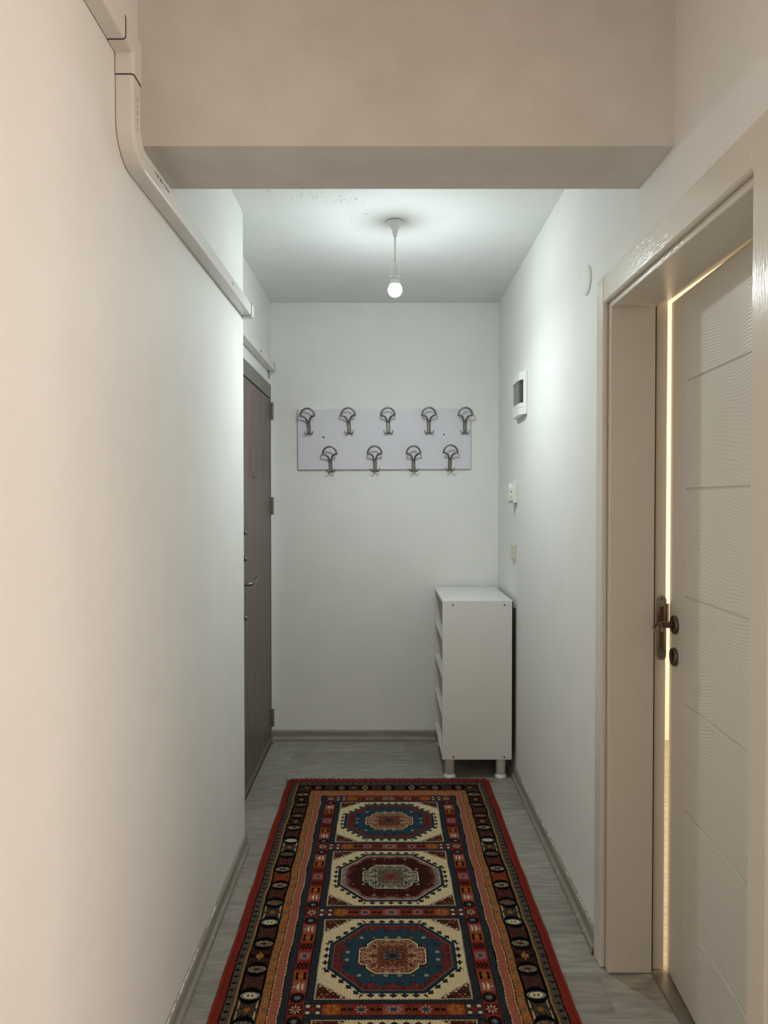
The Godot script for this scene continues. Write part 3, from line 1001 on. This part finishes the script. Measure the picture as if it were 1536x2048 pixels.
func build_wall_things() -> void:
	# round junction cover
	var st := new_st()
	add_lathe(st, [[0.0, 0.0], [0.049, 0.0], [0.0495, 0.002], [0.0475, 0.0045], [0.030, 0.0065], [0.0, 0.007]], 48, Transform3D(Basis(Vector3(0, 0, 1), PI / 2), Vector3.ZERO))
	var jc := obj("junction_cover", st, M.wall)
	jc.position = P(XR, 2.204, 2.42)
	tag(jc, "round white junction cover plate high on the right wall", "cover plate")
	# fuse box
	var f := node("fuse_box", P(XR, 1.875, 3.43))
	tag(f, "white fuse box with smoked window on the right wall", "fuse box")
	# local prism axes: poly x -> -X, poly y -> -Z (away from the camera), extrude -> +Y
	var bas := Basis(Vector3(-1, 0, 0), Vector3(0, 0, -1), Vector3(0, 1, 0))
	st = new_st()
	add_box(st, Vector3(-0.012, -0.001, -0.254), Vector3(0.0, 0.208, 0.004), 0.003)
	obj("back_box", st, M.plastic_cool, f)
	for q in [["lower_cover", 0.0, 1.0, 0.0, 0.034, 0.0], ["cover_strip", 0.0, 1.0, 0.0355, 0.057, 0.0012], ["upper_cover", 0.0, 1.0, 0.168, 0.207, 0.0], ["cover_post", 0.0, 0.028, 0.057, 0.168, 0.0], ["cover_post", 0.972, 1.0, 0.057, 0.168, 0.0]]:
		st = new_st()
		add_prism(st, arc_plan(q[1], q[2], q[5], 16, 0.010), q[4] - q[3], Transform3D(bas, Vector3(0, q[3], 0)))
		obj(q[0], st, M.plastic_cool, f)
	st = new_st()
	var pl := PackedVector2Array()
	for k in 17:
		var t := lerpf(0.028, 0.972, k / 16.0)
		pl.append(Vector2(box_out(t) - 0.003, 0.25 * t))
	for k in 17:
		var t := lerpf(0.972, 0.028, k / 16.0)
		pl.append(Vector2(box_out(t) - 0.005, 0.25 * t))
	add_prism(st, pl, 0.111, Transform3D(bas, Vector3(0, 0.057, 0)))
	obj("smoked_window", st, M.smoked, f)
	st = new_st()
	add_box(st, Vector3(-0.014, 0.058, -0.235), Vector3(-0.0115, 0.167, -0.015))
	obj("mounting_plate", st, M.cavity, f)
	for k in 5:
		st = new_st()
		var z := -0.045 - 0.036 * k
		add_box(st, Vector3(-0.024, 0.075, z - 0.0165), Vector3(-0.014, 0.150, z + 0.0165), 0.002)
		var br := obj("breaker", st, M.breaker, f)
		st = new_st()
		add_box(st, Vector3(-0.029, 0.106, z - 0.005), Vector3(-0.024, 0.122, z + 0.005), 0.002)
		obj("toggle", st, M.dark, br)
	# door-phone / chime box
	var g := node("door_chime", P(XR, 1.50, 3.72))
	tag(g, "small white door chime box below the fuse box", "door chime")
	st = new_st()
	add_box(st, Vector3(-0.022, -0.056, -0.045), Vector3(0.0, 0.056, 0.050), 0.003)
	obj("back_box", st, M.plastic, g)
	st = new_st()
	var cap := PackedVector2Array()
	for k in 9:
		cap.append(Vector2(0.023 * cos(PI * k / 8.0), 0.022 + 0.023 * sin(PI * k / 8.0)))
	for k in 9:
		cap.append(Vector2(0.023 * cos(PI + PI * k / 8.0), -0.032 + 0.023 * sin(PI + PI * k / 8.0)))
	add_prism(st, cap, 0.020, Transform3D(Basis(Vector3(0, 0, -1), Vector3.UP, Vector3.RIGHT), Vector3(-0.0415, 0, 0.015)))
	obj("front_unit", st, M.plastic, g)
	st = new_st()
	add_lathe(st, [[0.0, 0.0], [0.0035, 0.0], [0.0035, 0.001], [0.0, 0.001]], 12, Transform3D(Basis(Vector3.RIGHT, PI / 2), Vector3(-0.031, 0.002, 0.037)))
	obj("jack_hole", st, M.dark, g)
	st = new_st()
	add_box(st, Vector3(-0.034, -0.028, 0.0365), Vector3(-0.029, -0.016, 0.0384), 0.001)
	obj("button", st, M.breaker, g)
	# light switch
	var s := node("light_switch", P(XR, 1.187, 3.745))
	tag(s, "yellowed white rocker light switch on the right wall", "light switch")
	st = new_st()
	add_box(st, Vector3(-0.011, -0.042, -0.042), Vector3(0.0, 0.042, 0.042), 0.003)
	obj("plate", st, M.plastic_old, s)
	st = new_st()
	add_prism(st, PackedVector2Array([Vector2(0.010, -0.030), Vector2(0.0205, -0.030), Vector2(0.014, 0.030), Vector2(0.010, 0.030)]), 0.05, Transform3D(Basis(Vector3(-1, 0, 0), Vector3.UP, Vector3(0, 0, -1)), Vector3(0, 0, 0.022)))
	obj("rocker", st, M.plastic_old, s)

# ---------------------------------------------------------------- the rug
const RL := 2.832
const RW := 0.515
var nz := FastNoiseLite.new()
var nz2 := FastNoiseLite.new()
const C_RED := Color(0.50, 0.18, 0.14)
const C_BLACK := Color(0.035, 0.032, 0.032)
const C_CREAM := Color(0.83, 0.76, 0.60)
const C_TEAL := Color(0.14, 0.27, 0.32)
const C_NAVY := Color(0.20, 0.24, 0.275)
const C_ORANGE := Color(0.57, 0.275, 0.12)
const C_GOLD := Color(0.60, 0.44, 0.22)
const C_PINK := Color(0.64, 0.41, 0.31)
const C_ROSE := Color(0.55, 0.30, 0.27)
const C_MAROON := Color(0.31, 0.145, 0.13)
const C_OLIVE := Color(0.37, 0.33, 0.26)
const C_GREY := Color(0.64, 0.60, 0.57)
const C_BROWN := Color(0.34, 0.21, 0.15)

func squig(u: float, v: float, k: float) -> float:
	return sin(nz.get_noise_2d(u, v) * k + (u + v) * 60.0)

func flower(a: float, b: float, petals: int) -> float:
	# below 0 inside a flower of radius about 1
	var r := sqrt(a * a + b * b)
	return r - (0.72 + 0.28 * cos(petals * atan2(b, a)))

func motif(kind: int, a: float, b: float, u: float, v: float) -> Color:
	# a, b: -1..1 across and along one cell
	var f := flower(a / 0.8, b / 0.8, 8)
	var r := sqrt(a * a + b * b)
	match kind:
		0:                                   # rose with grey-blue flower
			if r < 0.28: return C_NAVY
			if f < -0.12: return C_GREY if f > -0.4 else C_TEAL
			return C_ROSE if maxf(absf(a), absf(b)) < 0.88 else C_RED
		1:                                   # dark twigs on red
			if absf(b) < 0.62 and absf(a) < 0.85 and sin(a * 13.0) * cos(b * 7.0) > -0.1: return C_BLACK
			return C_RED
		2:                                   # gold spider on orange
			if f < -0.35: return C_GOLD
			if absf(absf(a) - 0.5) < 0.16 and absf(absf(b) - 0.35) < 0.3: return C_BLACK
			return C_ORANGE
		3:                                   # pale flower on rose
			if f < 0.05 and sin(a * 11.0) > -0.35: return C_CREAM
			return C_ROSE
		4:                                   # dark rosette
			if f < -0.45: return C_GREY
			if a * a * 0.9 + b * b < 0.72: return C_NAVY if absf(f + 0.2) < 0.14 else C_BLACK
			return C_RED
		5:                                   # white and black flower
			if r < 0.2: return C_RED
			if f < -0.05: return C_CREAM if cos(8.0 * atan2(b, a)) > 0.1 else C_BLACK
			if maxf(absf(a), absf(b)) > 0.86: return C_RED
			return C_BLACK if squig(u * 2.0, v * 2.0, 30.0) > 0.0 else C_RED
		6:                                   # little squares
			if absf(a) < 0.18: return C_RED
			if absf(absf(a) - 0.55) < 0.28 and absf(absf(b) - 0.45) < 0.3: return C_BLACK if nz.get_noise_2d(u * 3.0, v * 3.0) > -0.1 else C_GOLD
			return C_RED if absf(b) > 0.2 else C_BLACK
		7:                                   # navy flower, white petals
			if r < 0.35: return C_NAVY
			if f < 0.0: return C_GREY if cos(8.0 * atan2(b, a)) > -0.2 else C_BLACK
			return C_RED
		8:                                   # gold oval on orange
			if absf(a) < 0.2 and absf(b) < 0.4: return C_ORANGE
			if a * a + b * b < 0.55: return C_GOLD if cos(6.0 * atan2(b, a)) > -0.3 else C_ORANGE
			return C_ORANGE if a * a * 0.8 + b * b < 1.0 else C_RED
		_:                                   # grey ground with white dots
			if absf(absf(a) - 0.55) < 0.2 and absf(absf(b) - 0.55) < 0.22: return C_CREAM
			if r < 0.3: return C_RED
			return C_MAROON if squig(u, v, 18.0) > 0.1 else C_NAVY

func navy_band(u: float, v: float, across: float) -> Color:
	if absf(across) > 0.84:
		return C_BLACK
	if absf(across) < 0.42 and sin(v * 420.0 + sin(u * 300.0) * 2.0) * cos(across * 6.0) > 0.55:
		return C_MAROON
	return C_NAVY if nz.get_noise_2d(u * 1.5, v * 1.5) > -0.45 else C_BLACK

func oval_band(t: float, across: float, u: float, v: float) -> Color:
	# the wide black border: floral ovals and coloured fields in turn
	var step := 0.1175
	var i := int(floorf(t / step + 0.5))
	var b := (t - i * step)
	var a := across * 0.033
	var kind: int = [1, 2, 1, 3, 2, 0, 1, 2, 2, 1, 0, 2][posmod(i, 12)]
	var e := (a * a) / (0.0325 * 0.0325) + (b * b) / (0.036 * 0.036)
	if e < 1.0:
		var q := (a * a) / (0.029 * 0.029) + (b * b) / (0.0165 * 0.0165)
		if q < 1.0:
			var s := squig(u * 0.9, v * 1.1, 16.0)
			if kind == 0:
				if q < 0.5: return C_CREAM if absf(absf(a) - 0.006) > 0.0025 or absf(b) > 0.003 else C_BLACK
				return C_GREY if s > -0.1 else C_TEAL
			if kind == 2:
				if q < 0.14: return C_MAROON
				return C_CREAM if s > 0.45 else (C_GREY if s > -0.05 else C_BLACK)
			if kind == 1:
				if q < 0.22: return C_ORANGE
				return C_GREY if s > 0.45 else (C_TEAL if s > -0.1 else C_BLACK)
			if q < 0.3: return C_ROSE
			return C_ROSE if s > 0.25 else (C_GREY if s > -0.15 else C_BLACK)
		return C_BLACK
	# field between two ovals
	var j := int(floorf(t / step))
	var bb := t - (j + 0.5) * step
	var s2 := squig(u * 1.3, v * 1.3, 22.0)
	match [0, 1, 0, 1, 0, 3, 2, 4, 2, 3, 0, 1][posmod(j, 12)]:
		0:
			if absf(a) > 0.0285: return C_BLACK
			return C_MAROON if s2 > -0.25 else (C_BLACK if s2 > -0.8 else C_OLIVE)
		1:
			var f := flower(a / 0.0125, bb / 0.016, 4)
			if f < 0.0: return C_GOLD if f > -0.5 else C_ORANGE
			if absf(bb) < 0.004: return C_BLACK
			return C_BROWN if s2 > -0.1 else C_BLACK
		4:
			if absf(a) > 0.030: return C_BLACK
			return C_ORANGE if s2 > -0.35 else (C_BLACK if s2 > -0.8 else C_RED)
		2:
			if absf(a) > 0.028: return C_BLACK
			return C_MAROON if s2 > 0.0 else (C_ROSE if s2 < -0.75 else C_BLACK)
		_:
			var f2 := flower(a / 0.012, bb / 0.012, 6)
			if f2 < 0.0: return C_GOLD if f2 > -0.45 else C_ORANGE
			if absf(absf(a) - 0.026) < 0.0017 and absf(bb) > 0.006: return C_CREAM
			return C_OLIVE if s2 > 0.1 else (C_BROWN if s2 > -0.4 else C_BLACK)

func panel_color(u: float, w: float, v: float, odd: bool) -> Color:
	var lead := C_TEAL if not odd else C_NAVY
	if u > 0.2285 or w > 0.1955:
		return C_CREAM if sin((u + v) * 700.0) > -0.6 else C_BLACK
	var diag := 0.7226 * u + 0.6903 * w - 0.1874
	var oct := maxf(maxf(u - 0.202, w - 0.172), diag)
	if oct > 0.0:
		# corner clusters of scales
		var a := 0.227 - u
		var b := 0.194 - w
		if a > 0.0 and b > 0.0 and a / 0.098 + b / 0.072 < 1.0:
			var row := int(floorf(b / 0.0115))
			var ca := a / 0.0165 + (0.5 if row % 2 else 0.0)
			var fx := (ca - floorf(ca) - 0.5) * 2.0
			var fy := (b / 0.0115 - row - 0.5) * 2.0
			var rr := fx * fx + fy * fy
			if rr > 0.85: return C_MAROON if a / 0.098 + b / 0.072 < 0.9 else C_CREAM
			var pick := posmod(int(floorf(ca)) * 3 + row * 5, 4)
			var edge := a / 0.098 + b / 0.072 > 0.78
			if rr < 0.35 and (edge or pick == 0): return C_CREAM if edge else C_GOLD
			return [C_BROWN, C_MAROON, C_BROWN, C_ROSE][pick] if rr < 0.6 else C_BLACK
		# leaf sprouts standing on the octagon
		if oct < 0.019:
			var s: float
			if oct == diag: s = (0.6903 * u - 0.7226 * w) + 0.012
			elif oct == u - 0.202: s = w
			else: s = u
			var c := absf(s / 0.0335 - floorf(s / 0.0335 + 0.5)) * 0.0335
			var wide: float
			if oct < 0.005: wide = 0.0045
			elif oct < 0.012: wide = 0.0125 - (oct - 0.005) * 0.6
			else: wide = 0.006 - (oct - 0.012) * 0.8
			if c < wide:
				return C_BROWN if oct > 0.009 and c < 0.002 else (C_NAVY if oct < 0.007 else C_BLACK)
		return C_CREAM
	if oct > -0.012:
		return C_BLACK if oct > -0.003 or (oct < -0.0065 and oct > -0.0085) else lead
	if oct > -0.0155:
		return C_ROSE if not odd else C_CREAM
	# zone between octagon and wreath
	var th := atan2(w, u)
	var lob := 0.006 * cos(th * 14.0)
	var ring := maxf(maxf(u - 0.157, w - 0.137), diag + 0.032) - lob
	var sq := squig(u * 0.85, w * 0.85 + (0.7 if odd else 0.0), 17.0)
	if ring > 0.0:
		if not odd:
			if sq > 0.35: return C_MAROON
			if sq < -0.72: return C_ROSE
			return C_RED if sq > -0.3 else C_BLACK
		if sq > 0.45: return C_ROSE if ring < 0.012 else C_GREY
		if sq > 0.0: return C_CREAM if oct > -0.03 else C_MAROON
		return C_NAVY if sq > -0.5 else C_MAROON
	# central medallion: an octagon with a stepped lobe on either side
	var m := minf(maxf(maxf(u - 0.083, w - 0.086), 0.7071 * (u + w) - 0.100), maxf(maxf(u - 0.108, w - 0.043), 0.7071 * (u + w) - 0.1))
	if m > 0.0:
		if m < 0.003:
			return C_BLACK
		var fu := u / 0.041 - floorf(u / 0.041) - 0.5
		var fw := w / 0.037 - floorf(w / 0.037) - 0.5
		var pick2 := posmod(int(floorf(u / 0.041)) * 2 + int(floorf(w / 0.037)) * 3, 4)
		var f := flower(fu / 0.23, fw / 0.25, 5)
		if f < 0.0:
			if not odd:
				return [C_GOLD, C_MAROON, C_CREAM, C_RED][pick2] if f < -0.1 and cos(5.0 * atan2(fw, fu)) > -0.4 else C_TEAL
			return [C_ORANGE, C_ROSE, C_MAROON, C_CREAM][pick2] if f < -0.25 else C_MAROON
		if f < 0.16:
			return C_BLACK
		var n2 := nz.get_noise_2d(u * 1.7 + 5.0, w * 1.7)
		if not odd:
			return C_TEAL if n2 > -0.33 else C_NAVY
		return C_MAROON if n2 > -0.05 else (C_BROWN if n2 > -0.25 else C_BLACK)
	# star in the heart
	var st := flower(u / 0.034, w / 0.026, 8)
	if st < 0.0:
		if st < -0.55: return C_BLACK if not odd else C_NAVY
		if st < -0.4: return C_RED
		return C_TEAL if not odd else C_RED
	var s3 := sin(m * 900.0 + nz2.get_noise_2d(u, w) * 7.0 + nz.get_noise_2d(u * 0.8, w * 0.8) * 2.5)
	var s4 := squig(u * 0.9, w * 0.9 + 3.0, 18.0)
	if m > -0.004:
		return C_CREAM
	if not odd:
		if m > -0.035:
			return (C_CREAM.lerp(C_PINK, 0.3) if s3 > 0.2 else (C_RED if s4 > -0.35 else C_BLACK))
		if s4 > 0.45: return C_RED
		if s4 > -0.1: return C_CREAM if s3 > -0.2 else C_GOLD
		return C_BLACK if s4 > -0.6 else C_MAROON
	if m > -0.035:
		return (C_CREAM if s3 > 0.3 else (C_TEAL if s4 > -0.1 else C_BLACK))
	if s4 > 0.5: return C_GOLD
	if s4 > 0.0: return C_GREY
	return C_TEAL if s4 > -0.6 else C_BLACK

func rug_color(u: float, v: float) -> Color:
	# u: distance from the middle line, v: distance from the end, both in metres
	var wob := nz2.get_noise_2d(v * 0.35, 7.0) * 0.0022
	var du := RW - u + wob
	var dv := v + nz2.get_noise_2d(u * 0.35, 3.0) * 0.0012
	var side := du < dv
	var e := du if side else dv
	var t := v if side else u
	if e < 0.024: return C_RED
	if e < 0.0275: return C_BLACK
	if e < 0.052:
		var c := (e - 0.0395) / 0.012
		var m := absf(t / 0.03 - floorf(t / 0.03 + 0.5)) * 2.0
		if absf(c + 0.15) * 0.8 + m * 1.7 < 0.62: return C_MAROON if absf(c) < 0.25 and m < 0.12 else C_BLACK
		return C_OLIVE if squig(u, v, 20.0) > -0.55 else C_NAVY
	if e < 0.0585: return C_GOLD if side else C_OLIVE
	if e < 0.062: return C_BLACK
	if e < 0.128: return oval_band((v - 0.06) if side else u + 0.0, (e - 0.095) / 0.033, u, v)
	if e < 0.1305: return C_BLACK
	if e < 0.1545:
		var s := squig(u * 0.75, v * 0.75, 14.0)
		if s > 0.62: return C_GOLD.lerp(C_CREAM, 0.35)
		var m2 := absf(t / 0.056 - floorf(t / 0.056 + 0.5))
		if m2 < 0.11 and absf(e - 0.1425) < 0.006: return C_OLIVE.lerp(C_TEAL, 0.4)
		return C_ORANGE if s > -0.45 else C_GOLD.lerp(C_ORANGE, 0.5)
	if e < 0.157: return C_BLACK
	if e < 0.1875:
		var edge := absf(e - 0.1722) - 0.0128 - 0.0014 * sin(t * 420.0)
		if edge > 0.0: return C_CREAM.lerp(C_PINK, 0.25)
		var m3 := (t / 0.022 - floorf(t / 0.022) - 0.5) * 0.022
		var rr := sqrt(m3 * m3 + (e - 0.1722) * (e - 0.1722))
		return C_RED.lerp(C_PINK, 0.6) if absf(rr - 0.0085) < 0.0016 else (C_PINK if squig(u * 1.5, v * 1.5, 20.0) > -0.2 else C_RED.lerp(C_PINK, 0.7))
	# inside the borders
	if u > 0.303: return navy_band(u, v, (u - 0.3155) / 0.0125)
	var pitch := 0.476
	var k := int(floorf((v - 0.226) / pitch))
	var vc := 0.464 + pitch * maxi(k, 0)
	var w := absf(v - vc)
	if u > 0.257:
		var tt := w / 0.0476
		var i := int(floorf(tt + 0.5))
		return motif([0, 1, 2, 3, 4, 5][clampi(i, 0, 5)], (u - 0.280) / 0.023, (tt - i) * 2.0, u, v)
	if w > 0.199:
		if w < 0.2145: return navy_band(v, u, (w - 0.2068) / 0.008)
		var b2 := (absf(v - vc) - 0.238) / 0.0235
		if u < 0.034: return motif(0, u / 0.034, b2, u, v)
		if u < 0.068: return motif(6, (u - 0.051) / 0.017, b2, u, v)
		if u < 0.116: return motif(7, (u - 0.092) / 0.024, b2, u, v)
		if u < 0.150: return motif(6, (u - 0.133) / 0.017, b2, u, v)
		if u < 0.204: return motif(8, (u - 0.177) / 0.027, b2, u, v)
		return motif(9, (u - 0.2305) / 0.0265, b2, u, v)
	if u > 0.232: return navy_band(u, v, (u - 0.2445) / 0.0125)
	return panel_color(u, w, v, maxi(k, 0) % 2 == 1)

func rug_texture() -> ImageTexture:
	nz.seed = 4
	nz.noise_type = FastNoiseLite.TYPE_SIMPLEX
	nz.frequency = 135.0
	nz.fractal_type = FastNoiseLite.FRACTAL_NONE
	nz2.seed = 8
	nz2.noise_type = FastNoiseLite.TYPE_SIMPLEX
	nz2.frequency = 22.0
	nz2.fractal_type = FastNoiseLite.FRACTAL_NONE
	rng.seed = 77
	var hw := 372
	var hh := 1020
	var wd := hw * 2
	var ht := hh * 2
	var by := PackedByteArray()
	by.resize(wd * ht * 3)
	for y in hh:
		for x in hw:
			var c := rug_color((x + 0.5) / hw * RW, (y + 0.5) / hh * RL * 0.5)
			for yy in [y, ht - 1 - y]:
				for xx in [hw + x, hw - 1 - x]:
					var q := rng.randf_range(0.77, 1.07)
					var p: int = (yy * wd + xx) * 3
					by[p] = clampi(int(c.r * q * 255.0), 0, 255)
					by[p + 1] = clampi(int(c.g * q * 255.0), 0, 255)
					by[p + 2] = clampi(int(c.b * q * 255.0), 0, 255)
	return ImageTexture.create_from_image(Image.create_from_data(wd, ht, false, Image.FORMAT_RGB8, by))

func build_rug() -> void:
	var d_far := 3.652
	var cx := 0.027
	var r := node("runner_rug", P(cx, 0, d_far - RL * 0.5))
	r.rotation.y = 0.004
	tag(r, "red bordered oriental runner rug with cream octagon medallions on the floor", "rug")
	var m := mat(Color(1.32, 1.32, 1.32), 0.96, 0.0, 0.15)
	m.albedo_color = Color(1, 1, 1)
	m.albedo_texture = rug_texture()
	m.heightmap_enabled = true
	var pile := FastNoiseLite.new()
	pile.seed = 19
	pile.frequency = 0.22
	var pt := NoiseTexture2D.new()
	pt.width = 1024
	pt.height = 1024
	pt.noise = pile
	m.heightmap_texture = pt
	m.heightmap_scale = 0.12
	var nx := 40
	var ny := 110
	var wav := FastNoiseLite.new()
	wav.seed = 23
	wav.frequency = 2.2
	var st := SurfaceTool.new()
	st.begin(Mesh.PRIMITIVE_TRIANGLES)
	st.set_smooth_group(1)
	var at := func(i: int, j: int) -> Vector3:
		var x := -RW + 2.0 * RW * i / nx
		var z := -RL * 0.5 + RL * j / ny
		var edge := minf(RW - absf(x), RL * 0.5 - absf(z))
		var h := 0.0095 + wav.get_noise_2d(x, z) * 0.0016
		if edge < 0.004: h *= 0.55
		return Vector3(x + wav.get_noise_2d(z * 1.5, 40.0) * 0.004, h, z)
	for j in ny:
		for i in nx:
			for q in [[0, 0], [1, 0], [1, 1], [0, 0], [1, 1], [0, 1]]:
				st.set_uv(Vector2(float(i + q[0]) / nx, float(j + q[1]) / ny))
				st.add_vertex(at.call(i + q[0], j + q[1]))
	st.generate_normals()
	st.generate_tangents()
	var pm := MeshInstance3D.new()
	pm.name = "pile"
	pm.mesh = st.commit()
	pm.material_override = m
	r.add_child(pm, true)
	# bound selvedges
	for s in [-1.0, 1.0]:
		var st2 := new_st()
		var pts := []
		for j in ny + 1:
			var p: Vector3 = at.call(0 if s < 0 else nx, j)
			pts.append(Vector3(p.x + s * 0.001, 0.0058, p.z))
		add_tube(st2, pts, 0.0056, 8)
		obj("edge_binding", st2, M.red_wool, r)
	# far end: braid and short fringe
	var st3 := new_st()
	var br := []
	for i in 61:
		br.append(Vector3(-RW + 2.0 * RW * i / 60.0, 0.006, -RL * 0.5 - 0.002 + 0.002 * sin(i * 0.9)))
	add_tube(st3, br, 0.0062, 7)
	obj("end_braid", st3, M.red_wool, r)
	rng.seed = 41
	st3 = new_st()
	for i in 620:
		var x := -RW + 0.012 + (2.0 * RW - 0.02) * (i + rng.randf()) / 620.0
		var l := rng.randf_range(0.012, 0.030)
		var lean := rng.randf_range(-0.010, 0.010)
		var z := -RL * 0.5 - 0.004
		add_tube(st3, [Vector3(x, 0.006, z), Vector3(x + lean * 0.5, rng.randf_range(0.006, 0.012), z - l * 0.6), Vector3(x + lean, rng.randf_range(0.002, 0.010), z - l)], [0.0016, 0.0015, 0.0008], 4)
	var fr := obj("fringe", st3, M.red_wool, r)
	fr.set_meta("kind", "stuff")
	# loose yarn ends at the two far corners
	var cz := -RL * 0.5
	for q in [[-0.03, -0.045, 0.012], [-0.018, -0.055, 0.02], [-0.01, -0.03, 0.006]]:
		st3 = new_st()
		add_tube(st3, [Vector3(-RW, 0.006, cz), Vector3(-RW + q[0] * 0.6, q[2], cz + q[1] * 0.4), Vector3(-RW + q[0], q[2] * 0.7, cz + q[1])], [0.0022, 0.002, 0.001], 5)
		obj("loose_yarn", st3, M.tan_yarn, r)
	st3 = new_st()
	add_tube(st3, [Vector3(RW - 0.004, 0.007, cz - 0.004), Vector3(RW + 0.018, 0.008, cz + 0.004), Vector3(RW + 0.034, 0.004, cz - 0.006), Vector3(RW + 0.05, 0.003, cz + 0.001)], [0.003, 0.0032, 0.003, 0.0015], 6)
	obj("loose_yarn", st3, M.tan_yarn, r)
	for q in [[-0.40, -0.03, -0.05], [-0.29, 0.012, -0.06], [-0.34, 0.0, -0.035]]:
		st3 = new_st()
		add_tube(st3, [Vector3(q[0], 0.006, cz - 0.01), Vector3(q[0] + q[1] * 0.3, 0.012, cz + q[2] * 0.6), Vector3(q[0] + q[1], 0.003, cz + q[2])], [0.001, 0.0009, 0.0006], 4)
		obj("loose_thread", st3, M.dark_yarn, r)

func _ready() -> void:
	set_view()
	make_materials()
	build_shell()
	build_floor()
	build_skirting()
	build_entrance_door()
	build_room_door()
	build_cabinet()
	build_rug()
	build_trunking()
	build_coat_rack()
	build_lamp()
	build_wall_things()
